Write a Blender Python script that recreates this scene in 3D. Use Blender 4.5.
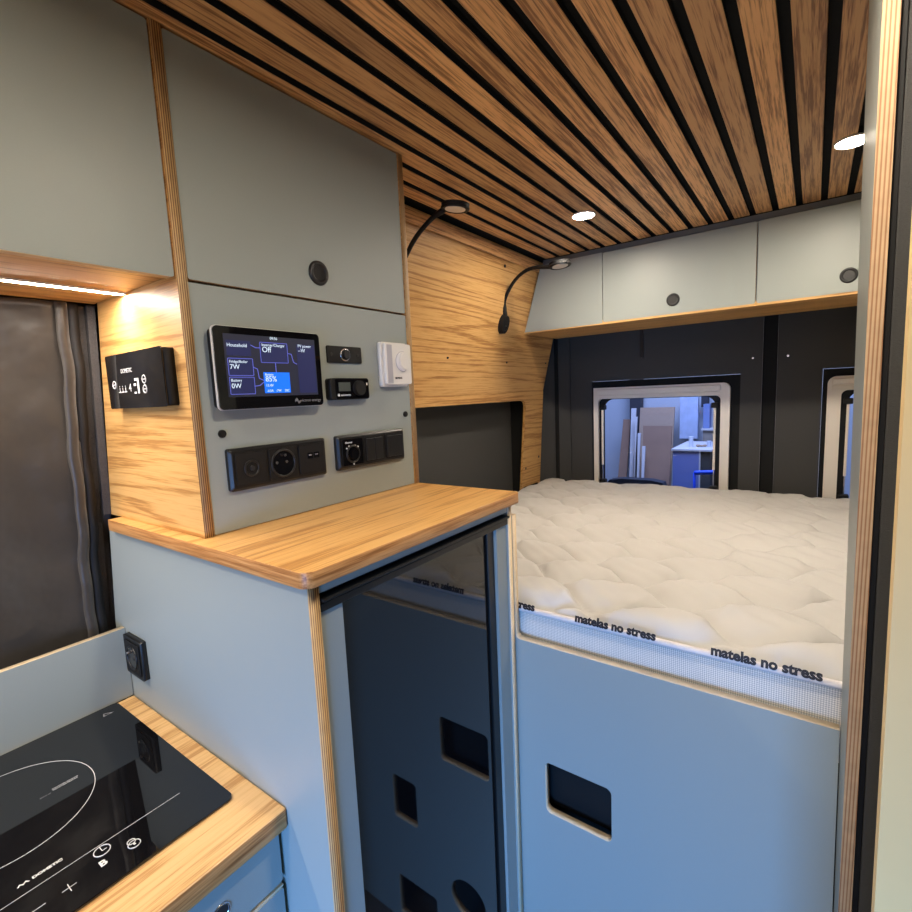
import bpy, bmesh, math, random
from mathutils import Vector, Matrix
random.seed(4)
for o in list(bpy.data.objects): bpy.data.objects.remove(o, do_unlink=True)
S = bpy.context.scene; COL = S.collection
V = Vector

# ---------------------------------------------------------------- camera, world, daylight, exposure
cd = bpy.data.cameras.new('camera'); cam = bpy.data.objects.new('camera', cd); COL.objects.link(cam)
cd.sensor_width = 36; cd.lens = 492.957/912*36; cd.clip_start = .01
right = V((.8118, .5829, -.0438)); up = V((-.0367, .1255, .9914))
yaw, pit, rol = 0.62802363, -0.123437365, 0.0441228059
R = Matrix.Rotation(yaw, 3, 'Z') @ Matrix.Rotation(pit, 3, 'X') @ Matrix.Rotation(rol, 3, 'Y')
right, fwd, up = R.col[0], R.col[1], R.col[2]
M3 = Matrix((right, up, -fwd)).transposed()
cam.matrix_world = Matrix.Translation((0, 0, 1.45)) @ M3.to_4x4()
S.camera = cam
w = bpy.data.worlds.new('world'); S.world = w; w.use_nodes = True
w.node_tree.nodes['Background'].inputs[0].default_value = (.25, .45, 1, 1)
w.node_tree.nodes['Background'].inputs[1].default_value = .03

def area(name, loc, target, sx, sy, power, col, spread=180):
    l = bpy.data.lights.new(name, 'AREA'); l.shape = 'RECTANGLE'; l.size = sx; l.size_y = sy
    l.energy = power; l.color = col; l.spread = math.radians(spread)
    o = bpy.data.objects.new(name, l); COL.objects.link(o); o.location = loc
    o.rotation_euler = (V(target)-V(loc)).to_track_quat('-Z', 'Y').to_euler(); return o
area('side_door_daylight', (.22, -1.2, .78), (-.55, .7, .25), .7, .6, 13, (.12, .40, 1), 85)
area('warm_fill_light', (-.30, -1.5, 1.15), (-.35, .6, 1.9), .9, .6, 7, (1, .86, .70))  # added warm fill behind the camera, brightens slats and fronts
area('workshop_light', (-.6, 3.0, 3.0), (-.8, 4.3, .6), 1.6, 1.0, 95, (.56, .66, 1))
SPOT = 600      # emission strength of the ceiling spots
STRIP = 270      # emission strength of the light strip
WARM = (1, .87, .71, 1)
S.view_settings.view_transform = 'Standard'; S.view_settings.look = 'None'
S.view_settings.gamma = 1; S.view_settings.use_curve_mapping = False
S.view_settings.exposure = 0.2

# ---------------------------------------------------------------- materials
def c255(r, g, b):
    f = lambda c: (c/255/12.92) if c/255 <= .04045 else ((c/255+.055)/1.055)**2.4
    return (f(r), f(g), f(b), 1)
def new(name):
    m = bpy.data.materials.new(name); m.use_nodes = True
    nt = m.node_tree; return m, nt, nt.nodes['Principled BSDF']
def simple(name, col, rough=.5, metal=0, coat=0, bump=0, bscale=200, spec=.5, var=0):
    m, nt, b = new(name); N = nt.nodes; L = nt.links
    b.inputs['Base Color'].default_value = col; b.inputs['Roughness'].default_value = rough
    b.inputs['Metallic'].default_value = metal; b.inputs['Coat Weight'].default_value = coat
    b.inputs['Specular IOR Level'].default_value = spec
    tc = N.new('ShaderNodeTexCoord'); nz = N.new('ShaderNodeTexNoise'); nz.inputs['Scale'].default_value = bscale
    nz.inputs['Detail'].default_value = 4
    L.new(tc.outputs['Object'], nz.inputs['Vector'])
    if bump:
        bp = N.new('ShaderNodeBump'); bp.inputs['Strength'].default_value = bump; bp.inputs['Distance'].default_value = .002
        L.new(nz.outputs['Fac'], bp.inputs['Height']); L.new(bp.outputs['Normal'], b.inputs['Normal'])
    if var:
        mx = N.new('ShaderNodeMix'); mx.data_type = 'RGBA'
        mx.inputs[6].default_value = tuple(max(0, c*(1-var)) for c in col[:3])+(1,)
        mx.inputs[7].default_value = tuple(min(1, c*(1+var)) for c in col[:3])+(1,)
        L.new(nz.outputs['Fac'], mx.inputs[0]); L.new(mx.outputs[2], b.inputs['Base Color'])
    return m
def emis(name, col, s):
    m, nt, b = new(name); b.inputs['Base Color'].default_value = (0, 0, 0, 1)
    b.inputs['Emission Color'].default_value = col; b.inputs['Emission Strength'].default_value = s; return m
def wood(name, axis, light, mid, dark, rough=.42, island=False, scale=1.0, rings=22, sa=.08, lg=.5, fine=1.25, blot=.30):
    m, nt, b = new(name); N = nt.nodes; L = nt.links
    tc = N.new('ShaderNodeTexCoord'); oi = N.new('ShaderNodeObjectInfo')
    add = N.new('ShaderNodeVectorMath'); add.operation = 'ADD'
    comb = N.new('ShaderNodeCombineXYZ')
    src = oi.outputs['Random']
    if island:
        ge = N.new('ShaderNodeNewGeometry'); src = ge.outputs['Random Per Island']
    mu = N.new('ShaderNodeMath'); mu.operation = 'MULTIPLY'; mu.inputs[1].default_value = 37.0
    L.new(src, mu.inputs[0])
    for k in range(3): L.new(mu.outputs[0], comb.inputs[k])
    L.new(tc.outputs['Object'], add.inputs[0]); L.new(comb.outputs[0], add.inputs[1])
    def mapped(long, cross):
        mp = N.new('ShaderNodeMapping')
        s = [cross*scale]*3; s['xyz'.index(axis)] = long*scale
        mp.inputs['Scale'].default_value = s; L.new(add.outputs[0], mp.inputs['Vector']); return mp.outputs[0]
    def noise(vec, detail, rough_=.55, dist=0):
        n = N.new('ShaderNodeTexNoise'); n.inputs['Scale'].default_value = 1; n.inputs['Detail'].default_value = detail
        n.inputs['Roughness'].default_value = rough_; n.inputs['Distortion'].default_value = dist
        L.new(vec, n.inputs['Vector']); return n.outputs['Fac']
    n1 = noise(mapped(lg, 8.0), 2, .5, .12)
    m1 = N.new('ShaderNodeMath'); m1.operation = 'MULTIPLY'; m1.inputs[1].default_value = rings*6.283/2; L.new(n1, m1.inputs[0])
    sn = N.new('ShaderNodeMath'); sn.operation = 'SINE'; L.new(m1.outputs[0], sn.inputs[0])
    sq = N.new('ShaderNodeMapRange'); sq.inputs['From Min'].default_value = .25; sq.inputs['From Max'].default_value = .95; sq.inputs['To Min'].default_value = 1; sq.inputs['To Max'].default_value = -1.4
    sq.interpolation_type = 'SMOOTHSTEP'
    L.new(sn.outputs[0], sq.inputs['Value'])
    n2 = noise(mapped(6, 200), 3, .75)
    n3 = noise(mapped(2.0, 14), 3, .5)
    s1 = N.new('ShaderNodeMath'); s1.operation = 'MULTIPLY_ADD'; s1.inputs[1].default_value = sa; s1.inputs[2].default_value = 0
    L.new(sq.outputs[0], s1.inputs[0])
    s2 = N.new('ShaderNodeMath'); s2.operation = 'MULTIPLY_ADD'; s2.inputs[1].default_value = fine
    L.new(n2, s2.inputs[0]); L.new(s1.outputs[0], s2.inputs[2])
    s3 = N.new('ShaderNodeMath'); s3.operation = 'MULTIPLY_ADD'; s3.inputs[1].default_value = blot
    L.new(n3, s3.inputs[0]); L.new(s2.outputs[0], s3.inputs[2])
    r = N.new('ShaderNodeValToRGB'); L.new(s3.outputs[0], r.inputs[0])
    e = r.color_ramp.elements; off = (blot-.30)*.5
    e[0].position = .48+(fine-.95)*.45+off; e[0].color = dark; e[1].position = .76+(fine-.95)*.52+off; e[1].color = light
    q = e.new(.60+(fine-.95)*.5+off); q.color = mid
    out = r.outputs[0]
    if island:
        hs = N.new('ShaderNodeHueSaturation'); mr = N.new('ShaderNodeMapRange')
        mr.inputs['To Min'].default_value = .66; mr.inputs['To Max'].default_value = 1.18
        L.new(src, mr.inputs['Value']); L.new(mr.outputs[0], hs.inputs['Value']); L.new(out, hs.inputs['Color']); out = hs.outputs[0]
    L.new(out, b.inputs['Base Color'])
    b.inputs['Roughness'].default_value = rough
    bp = N.new('ShaderNodeBump'); bp.inputs['Strength'].default_value = .12; bp.inputs['Distance'].default_value = .001
    L.new(s3.outputs[0], bp.inputs['Height']); L.new(bp.outputs['Normal'], b.inputs['Normal'])
    return m
def ply_edge(name, axis='z', pitch=.0031, dk=(c255(112, 70, 36), c255(118, 76, 42)), lt=(c255(214, 180, 128), c255(208, 172, 118))):
    m, nt, b = new(name); N = nt.nodes; L = nt.links
    tc = N.new('ShaderNodeTexCoord'); sp = N.new('ShaderNodeSeparateXYZ'); L.new(tc.outputs['Object'], sp.inputs[0])
    mu = N.new('ShaderNodeMath'); mu.operation = 'MULTIPLY'; mu.inputs[1].default_value = 1/pitch; L.new(sp.outputs['xyz'.index(axis)], mu.inputs[0])
    fr = N.new('ShaderNodeMath'); fr.operation = 'FRACT'; L.new(mu.outputs[0], fr.inputs[0])
    r = N.new('ShaderNodeValToRGB'); L.new(fr.outputs[0], r.inputs[0])
    e = r.color_ramp.elements; e[0].position = 0; e[0].color = lt[0]; e[1].position = 1; e[1].color = lt[1]
    for p, c in ((.45, lt[1]), (.55, dk[0]), (.85, dk[1]), (.93, lt[0])):
        x = e.new(p); x.color = c
    nz = N.new('ShaderNodeTexNoise'); nz.inputs['Scale'].default_value = 60; L.new(tc.outputs['Object'], nz.inputs['Vector'])
    mx = N.new('ShaderNodeMix'); mx.data_type = 'RGBA'; mx.blend_type = 'MULTIPLY'; mx.inputs[0].default_value = .35
    L.new(r.outputs[0], mx.inputs[6]); L.new(nz.outputs['Fac'], mx.inputs[7]); L.new(mx.outputs[2], b.inputs['Base Color'])
    b.inputs['Roughness'].default_value = .6
    return m
LAM = simple('blue_grey_laminate', c255(150, 157, 152), .42, var=.03, bscale=900, bump=.03, spec=.35)
PLY = ply_edge('plywood_edge')
BIRCH = simple('pale_plywood_edge', c255(222, 200, 165), .6, var=.12, bscale=120)
OAKC = (c255(212, 166, 102), c255(200, 152, 88), c255(170, 122, 66))
OAKX = wood('oak_along_x', 'x', *OAKC); OAKY = wood('oak_along_y', 'y', *OAKC)
WALLOAK = wood('wavy_oak_wall', 'y', c255(206, 162, 102), c255(192, 146, 86), c255(160, 114, 62), rings=26, rough=.5, sa=.09, lg=.30)
BLOCK = wood('oak_edge_blocks', 'y', c255(204, 150, 92), c255(178, 122, 68), c255(142, 92, 46), sa=.03, rings=8)
BLOCKX = wood('oak_edge_blocks_x', 'x', c255(204, 150, 92), c255(178, 122, 68), c255(142, 92, 46), sa=.03, rings=8)
SLAT = wood('oiled_slat_oak', 'y', c255(228, 176, 118), c255(206, 152, 98), c255(150, 102, 60), island=True, rings=6, sa=.03, fine=1.7, blot=.14)
FELT = simple('charcoal_felt', c255(72, 72, 71), .95, bump=.5, bscale=900, spec=.15, var=.15)
FELTD = simple('black_felt', c255(36, 36, 36), .95, bump=.4, bscale=900, spec=.12)
BLACK = simple('satin_black_plastic', c255(16, 16, 17), .4)
MATTE = simple('matte_black_plastic', c255(13, 13, 14), .6, spec=.35)
GLOSS = simple('black_glass', (.004, .004, .005, 1), .03, coat=.3, spec=.6)
FGLASS = simple('fridge_door_glass', (.004, .004, .005, 1), .035, coat=.15, spec=.55)
WHITE = simple('white_plastic', c255(226, 222, 214), .35)
LGREY = simple('pale_grey_plastic', c255(176, 174, 178), .4)
CREAM = simple('cream_blind_frame', c255(226, 219, 208), .5)
CREAMP = simple('cream_panel', c255(232, 204, 142), .55, var=.06, bscale=6)
SILV = simple('silver_rim', c255(205, 203, 198), .35)
CHROME = simple('brushed_metal', c255(190, 190, 195), .25, metal=1)
DKM = simple('dark_metal', c255(40, 40, 42), .35)
INK = simple('black_ink', c255(22, 18, 22), .6)
PRINT = simple('white_print', c255(215, 215, 215), .5)
GREYP = simple('grey_print', c255(120, 120, 124), .5)
FLOORM = simple('grey_vinyl_floor', c255(95, 92, 88), .5, var=.1, bscale=30)

LINING = simple('grey_carpet_lining', c255(84, 81, 80), .95, bump=.8, bscale=500, var=.4, spec=.1)
def curtain_mat():
    m, nt, b = new('taffeta_curtain'); N = nt.nodes; L = nt.links
    b.inputs['Base Color'].default_value = c255(50, 44, 38); b.inputs['Roughness'].default_value = .40
    b.inputs['Sheen Weight'].default_value = .4
    tc = N.new('ShaderNodeTexCoord'); nz = N.new('ShaderNodeTexNoise'); nz.inputs['Scale'].default_value = 10; nz.inputs['Detail'].default_value = 3
    L.new(tc.outputs['Object'], nz.inputs['Vector'])
    bp = N.new('ShaderNodeBump'); bp.inputs['Strength'].default_value = .5; bp.inputs['Distance'].default_value = .02
    L.new(nz.outputs['Fac'], bp.inputs['Height']); L.new(bp.outputs['Normal'], b.inputs['Normal']); return m
CURT = curtain_mat()
def mattress_mat():
    m, nt, b = new('knitted_white_cover'); N = nt.nodes; L = nt.links
    tc = N.new('ShaderNodeTexCoord'); nz = N.new('ShaderNodeTexNoise'); nz.inputs['Scale'].default_value = 700
    L.new(tc.outputs['Object'], nz.inputs['Vector'])
    b.inputs['Base Color'].default_value = c255(192, 191, 188); b.inputs['Roughness'].default_value = .85
    b.inputs['Sheen Weight'].default_value = .15
    bp = N.new('ShaderNodeBump'); bp.inputs['Strength'].default_value = .3; bp.inputs['Distance'].default_value = .001
    L.new(nz.outputs['Fac'], bp.inputs['Height']); L.new(bp.outputs['Normal'], b.inputs['Normal']); return m
QUILT = mattress_mat()
def mesh_mat():
    m, nt, b = new('spacer_mesh_fabric'); N = nt.nodes; L = nt.links
    tc = N.new('ShaderNodeTexCoord'); mp = N.new('ShaderNodeMapping'); mp.inputs['Rotation'].default_value = (0, math.radians(45), 0)
    L.new(tc.outputs['Object'], mp.inputs['Vector'])
    vo = N.new('ShaderNodeTexChecker'); vo.inputs['Scale'].default_value = 420
    vo.inputs['Color1'].default_value = c255(226, 222, 212); vo.inputs['Color2'].default_value = c255(172, 170, 166)
    L.new(mp.outputs[0], vo.inputs['Vector']); L.new(vo.outputs['Color'], b.inputs['Base Color'])
    b.inputs['Roughness'].default_value = .8; return m
MESHF = mesh_mat()
PIPE = simple('pale_piping', c255(208, 204, 204), .7)

# ---------------------------------------------------------------- helpers
def world_of(o):
    return o['_w'] if False else WM[o.name]
WM = {}
def link(name, me, mats, parent=None, mw=Matrix.Identity(4), smooth=False):
    o = bpy.data.objects.new(name, me); COL.objects.link(o)
    for m in (mats if isinstance(mats, (list, tuple)) else [mats]): me.materials.append(m)
    o.matrix_world = mw; WM[o.name] = mw.copy()
    if parent:
        o.parent = parent; o.matrix_parent_inverse = WM[parent.name].inverted()
    if smooth:
        for p in me.polygons: p.use_smooth = True
    return o
def tag(o, label=None, cat=None, group=None, kind=None):
    if label: o['label'] = label
    if cat: o['category'] = cat
    if group: o['group'] = group
    if kind: o['kind'] = kind
    return o
def thing(name, loc, label, cat, group=None):
    o = bpy.data.objects.new(name, None); COL.objects.link(o); o.location = loc; o.empty_display_size = .05
    WM[o.name] = Matrix.Translation(loc); return tag(o, label, cat, group)
def setting(name, loc, label=None):
    o = bpy.data.objects.new(name, None); COL.objects.link(o); o.location = loc; o.empty_display_size = .05
    WM[o.name] = Matrix.Translation(loc); o['kind'] = 'structure'
    if label: o['label'] = label
    return o
def frame(o, X, Y):
    X = V(X).normalized(); Y = V(Y).normalized(); Z = X.cross(Y)
    m = Matrix((X, Y, Z)).transposed().to_4x4(); m.translation = V(o); return m
def bm_box(bm, lo, hi, bev=0, seg=2, off=V((0, 0, 0))):
    lo = V(lo)-off; hi = V(hi)-off
    t = bmesh.new(); bmesh.ops.create_cube(t, size=1)
    for v in t.verts: v.co = V([(lo[i]+hi[i])/2+v.co[i]*(hi[i]-lo[i]) for i in range(3)])
    if bev: bmesh.ops.bevel(t, geom=t.edges[:], offset=bev, segments=seg, profile=.5, affect='EDGES')
    merge(bm, t)
def merge(bm, t):
    tm = bpy.data.meshes.new('t'); t.to_mesh(tm); t.free(); bm.from_mesh(tm); bpy.data.meshes.remove(tm)
def fin(bm, name, mats, parent=None, mw=Matrix.Identity(4), smooth=False):
    me = bpy.data.meshes.new(name); bmesh.ops.recalc_face_normals(bm, faces=bm.faces); bm.to_mesh(me); bm.free()
    return link(name, me, mats, parent, mw, smooth)
def box(name, lo, hi, mat, parent=None, bev=0, seg=2, smooth=False):
    c = (V(lo)+V(hi))/2; bm = bmesh.new(); bm_box(bm, lo, hi, bev, seg, c)
    return fin(bm, name, mat, parent, Matrix.Translation(c), smooth)
def boxes(name, lst, mat, parent=None, bev=0):
    c = (V(lst[0][0])+V(lst[0][1]))/2; bm = bmesh.new()
    for lo, hi in lst: bm_box(bm, lo, hi, bev, 2, c)
    return fin(bm, name, mat, parent, Matrix.Translation(c))
def rrect(x0, y0, x1, y1, r=0, n=6, corners=(1, 1, 1, 1)):
    pts = []
    for k, (cx, cy, a) in enumerate(((x0, y0, 180), (x1, y0, 270), (x1, y1, 0), (x0, y1, 90))):
        if r == 0 or not corners[k]: pts.append((cx, cy)); continue
        ox = cx+(r if cx == x0 else -r); oy = cy+(r if cy == y0 else -r)
        for i in range(n+1):
            t = math.radians(a+90*i/n); pts.append((ox+r*math.cos(t), oy+r*math.sin(t)))
    return pts
def circ(cx, cy, r, n=32, ry=None):
    ry = ry or r
    return [(cx+r*math.cos(2*math.pi*i/n), cy+ry*math.sin(2*math.pi*i/n)) for i in range(n)]
def curve_mesh(splines, t):
    cu = bpy.data.curves.new('c', 'CURVE'); cu.dimensions = '2D'; cu.fill_mode = 'BOTH'; cu.extrude = t/2
    for pts in splines:
        s = cu.splines.new('POLY'); s.points.add(len(pts)-1)
        for i, p in enumerate(pts): s.points[i].co = (p[0], p[1], 0, 1)
        s.use_cyclic_u = True
    ob = bpy.data.objects.new('c', cu); me = bpy.data.meshes.new_from_object(ob)
    bpy.data.objects.remove(ob); bpy.data.curves.remove(cu)
    bm = bmesh.new(); bm.from_mesh(me); bmesh.ops.remove_doubles(bm, verts=bm.verts, dist=1e-6)
    bmesh.ops.recalc_face_normals(bm, faces=bm.faces)
    for v in bm.verts: v.co.z += t/2
    bm.to_mesh(me); bm.free(); me.materials.clear(); return me
def plate(name, outer, holes, mw, t, face, edge=None, parent=None):
    me = curve_mesh([outer]+holes, t)
    o = link(name, me, [face, edge or face], parent, mw)
    for p in me.polygons: p.material_index = 0 if abs(p.normal.z) > .5 else 1
    return o
def text(name, body, size, mw, mat, parent, align='LEFT', t=.0003, off=0, shear=0, sx=1, space=1):
    cu = bpy.data.curves.new('c', 'FONT'); cu.body = body; cu.size = size; cu.align_x = align; cu.extrude = t
    cu.offset = off; cu.shear = shear; cu.resolution_u = 3; cu.space_character = space
    ob = bpy.data.objects.new('c', cu); me = bpy.data.meshes.new_from_object(ob)
    bpy.data.objects.remove(ob); bpy.data.curves.remove(cu); me.materials.clear()
    if sx != 1:
        for v in me.vertices: v.co.x *= sx
    return link(name, me, mat, parent, mw)
def cyl(name, mw, r, h, mat, parent=None, n=32, r2=None, bev=0, z0=0):
    """cylinder along local z of mw from z0 to z0+h"""
    bm = bmesh.new(); bmesh.ops.create_cone(bm, cap_ends=True, segments=n, radius1=r, radius2=r if r2 is None else r2, depth=h)
    for v in bm.verts: v.co.z += h/2+z0
    if bev: bmesh.ops.bevel(bm, geom=[e for e in bm.edges if abs(e.verts[0].co.z-e.verts[1].co.z) < 1e-6 and e.verts[0].co.z > z0+h/2], offset=bev, segments=2, affect='EDGES')
    return fin(bm, name, mat, parent, mw)
def ring(name, mw, r, rt, mat, parent=None, n=32, m=10, sy=1):
    bm = bmesh.new(); vs = []
    for i in range(n):
        a = 2*math.pi*i/n; row = []
        for j in range(m):
            b = 2*math.pi*j/m; row.append(bm.verts.new(((r+rt*math.cos(b))*math.cos(a), (r+rt*math.cos(b))*math.sin(a)*sy, rt*math.sin(b))))
        vs.append(row)
    for i in range(n):
        for j in range(m): bm.faces.new((vs[i][j], vs[(i+1) % n][j], vs[(i+1) % n][(j+1) % m], vs[i][(j+1) % m]))
    return fin(bm, name, mat, parent, mw, True)
def tube(name, pts, r, mat, parent=None, n=12, sub=6):
    P = [V(p) for p in pts]; Q = []
    for i in range(len(P)-1):
        p0 = P[max(i-1, 0)]; p1 = P[i]; p2 = P[i+1]; p3 = P[min(i+2, len(P)-1)]
        for k in range(sub):
            t = k/sub
            Q.append(.5*((2*p1)+(p2-p0)*t+(2*p0-5*p1+4*p2-p3)*t*t+(3*p1-p0-3*p2+p3)*t**3))
    Q.append(P[-1]); org = P[0]; bm = bmesh.new(); rows = []; prev = None
    for i, q in enumerate(Q):
        d = (Q[min(i+1, len(Q)-1)]-Q[max(i-1, 0)]).normalized()
        a = prev if prev else (V((0, 0, 1)).cross(d) if abs(d.z) < .9 else V((1, 0, 0)).cross(d))
        a = (a-d*a.dot(d)).normalized(); prev = a; b = d.cross(a)
        rr = r[min(int(i*len(r)/len(Q)), len(r)-1)] if isinstance(r, (list, tuple)) else r
        rows.append([bm.verts.new(q-org+rr*(math.cos(2*math.pi*j/n)*a+math.sin(2*math.pi*j/n)*b)) for j in range(n)])
    for i in range(len(rows)-1):
        for j in range(n): bm.faces.new((rows[i][j], rows[i][(j+1) % n], rows[i+1][(j+1) % n], rows[i+1][j]))
    bm.faces.new(rows[0]); bm.faces.new(rows[-1])
    return fin(bm, name, mat, parent, Matrix.Translation(org), True)
def poly_prism(name, pts3, off, mats, parent=None, org=None):
    """n-gon in 3D extruded by vector off"""
    org = V(org or pts3[0]); bm = bmesh.new(); off = V(off)
    a = [bm.verts.new(V(p)-org) for p in pts3]; b = [bm.verts.new(V(p)-org+off) for p in pts3]
    bm.faces.new(a); bm.faces.new(b[::-1])
    for i in range(len(a)): bm.faces.new((a[i], a[(i+1) % len(a)], b[(i+1) % len(a)], b[i]))
    return fin(bm, name, mats, parent, Matrix.Translation(org))
FX = lambda x, y, z: frame((x, y, z), (0, 1, 0), (0, 0, 1))        # local x = +Y, y = +Z, normal +X
FY = lambda x, y, z: frame((x, y, z), (1, 0, 0), (0, 0, 1))        # local x = +X, y = +Z, normal -Y
FZ = lambda x, y, z: frame((x, y, z), (1, 0, 0), (0, 1, 0))        # normal +Z
FD = lambda x, y, z: frame((x, y, z), (1, 0, 0), (0, -1, 0))       # normal -Z

# ---------------------------------------------------------------- van shell
box('floor', (-1.19, -1.8, -.05), (1.0, 2.42, 0), FLOORM)['kind'] = 'structure'
ceil = box('ceiling', (-1.19, -1.8, 1.984), (1.0, 2.42, 2.0), FELTD); ceil['kind'] = 'structure'
bm = bmesh.new()
c0 = V((0, 0, 1.977))
for k in range(-4, 27):
    g0 = -.7197+.0598*k                       # a gap starts here, the slat lies before it
    x1 = g0; x0 = g0-.0433
    if x0 < -.92 or x0 > .80: continue
    bm_box(bm, (x0, -1.2, 1.970), (x1, 1.882, 1.9835), .0012, 1, c0)
bm_box(bm, (-.9185, .885, 1.925), (-.9125, 1.879, 1.962), .001, 1, c0)
sl = fin(bm, 'wood_slats', [SLAT, FELTD], ceil, Matrix.Translation(c0))
for p in sl.data.polygons: p.material_index = 1 if abs(p.normal.x) > .9 and p.center.x > -.90 else 0
wl = box('wall_left', (-1.19, -1.8, 0), (-1.16, 2.42, 2.0), FELT); wl['kind'] = 'structure'
box('wall_right', (.97, -.2, 0), (1.0, 2.42, 2.0), FELT)['kind'] = 'structure'
box('wall_front', (-1.16, -1.83, 0), (.1, -1.8, 2.0), FELT)['kind'] = 'structure'
# curved oak lining of the left wall with a niche cut-out
def lining():
    bm = bmesh.new(); o = V((-1.0, 1.5, 1.4)); t = V((-.012, 0, -.002))
    def prism(pts):
        a = [bm.verts.new(V(p)-o) for p in pts]; b = [bm.verts.new(V(p)-o+t) for p in pts]
        fs = [bm.faces.new(a), bm.faces.new(b[::-1])]
        for i in range(len(a)):
            f = bm.faces.new((a[i], b[i], b[(i+1) % len(a)], a[(i+1) % len(a)])); f.material_index = 1
    prof = [(1.968, -.9165), (1.9, -.931), (1.80, -.957), (1.693, -.987), (1.57, -1.0225), (1.45, -1.055)]
    for (z1, xa), (z0, xb) in zip(prof, prof[1:]):
        ya = 2.17+(1.683-z1)*.08; yb = 2.17+(1.683-z0)*.08
        prism([(xa, .872, z1), (xb, .872, z0), (xb, yb, z0), (xa, ya, z1)])
    X = lambda z: -1.055-(1.45-z)*.1
    pts = [(.872, 1.45), (.872, 1.415)]
    cy, cz, r = 2.0, 1.378, .034
    for i in range(9):
        a = math.radians(90-90*i/8); pts.append((cy-.014+r*math.cos(a)+.0, cz+r*math.sin(a)))
    pts += [(2.034, 1.0), (2.04, .8), (2.24, .8), (2.225, 1.0), (2.19, 1.45)]
    prism([(X(z), y, z) for y, z in pts])
    return fin(bm, 'oak_lining', [WALLOAK, OAKY], wl, Matrix.Translation(o))
lining()
boxes('niche_side', [((-1.158, 2.05, .6), (-1.10, 2.20, 1.44)), ((-1.158, .90, 1.428), (-1.075, 2.2, 1.46))], FELTD, wl)
for y, z in ((1.382, 1.579), (1.789, 1.574), (2.15, 1.58), (1.625, 1.905), (2.06, 1.09), (2.19, 1.13), (1.06, 1.6)):
    xx = -.905-(1.965-z)*.30 if z > 1.45 else -1.055-(1.45-z)*.1
    cyl('screw_cap', FX(xx-.001, y, z), .006, .0022, BLACK, wl, 14)
# rear doors
def rear_door(name, x0, x1, wx0, wx1, wz0, wz1, lab):
    r = setting(name, ((x0+x1)/2, 2.38, 0), lab)
    plate('door_panel', rrect(x0, .4, x1, 1.975), [rrect(wx0-.012, wz0-.045, wx1+.032, wz1+.032)], FY(0, 2.372, 0), .012, FELT, FELT, r)
    plate('window_surround', rrect(wx0-.011, wz0-.044, wx1+.031, wz1+.031), [rrect(wx0+.01, wz0+.01, wx1-.01, wz1-.01)], FY(0, 2.374, 0), .006, FELTD, FELTD, r)
    return r
d1 = rear_door('door_1', -.986, -.170, -.866, -.277, .86, 1.452, 'left rear door lined with charcoal felt')
d2 = rear_door('door_2', -.118, .72, .04, .60, .86, 1.455, 'right rear door lined with charcoal felt')
box('weather_strip', (-.166, 2.372, .4), (-.122, 2.376, 1.975), FELTD, d1)
box('edge_trim', (-.1695, 2.357, .4), (-.1685, 2.3605, 1.975), GREYP, d1)
box('edge_trim', (-.1195, 2.357, .4), (-.1185, 2.3605, 1.975), GREYP, d2)
box('strap', (-.648, 2.352, 1.58), (-.632, 2.3595, 1.75), BLACK, d1)
for d, x in ((d1, -.203), (d2, -.085)): cyl('screw', FY(x, 2.3602, 1.545), .004, .002, CHROME, d, 12)
boxes('wall_rear', [((-1.16, 2.385, 0), (-.9, 2.42, 2.0)), ((-.24, 2.385, 0), (0, 2.42, 2.0)), ((.64, 2.385, 0), (1, 2.42, 2)),
                    ((-.9, 2.385, 0), (.64, 2.42, .82)), ((-.9, 2.385, 1.5), (.64, 2.42, 2.0))], FELTD)['kind'] = 'structure'
pp = poly_prism('trim_1', [(-1.158, 2.235, .4), (-1.06, 2.30, .4), (-.990, 2.36, .4), (-.990, 2.384, .4), (-1.158, 2.384, .4)], (0, 0, 1.575), FELT)
pp['kind'] = 'structure'
box('trim_2', (-1.045, 2.3, .4), (-1.03, 2.312, 1.97), FELTD)['kind'] = 'structure'

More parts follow.
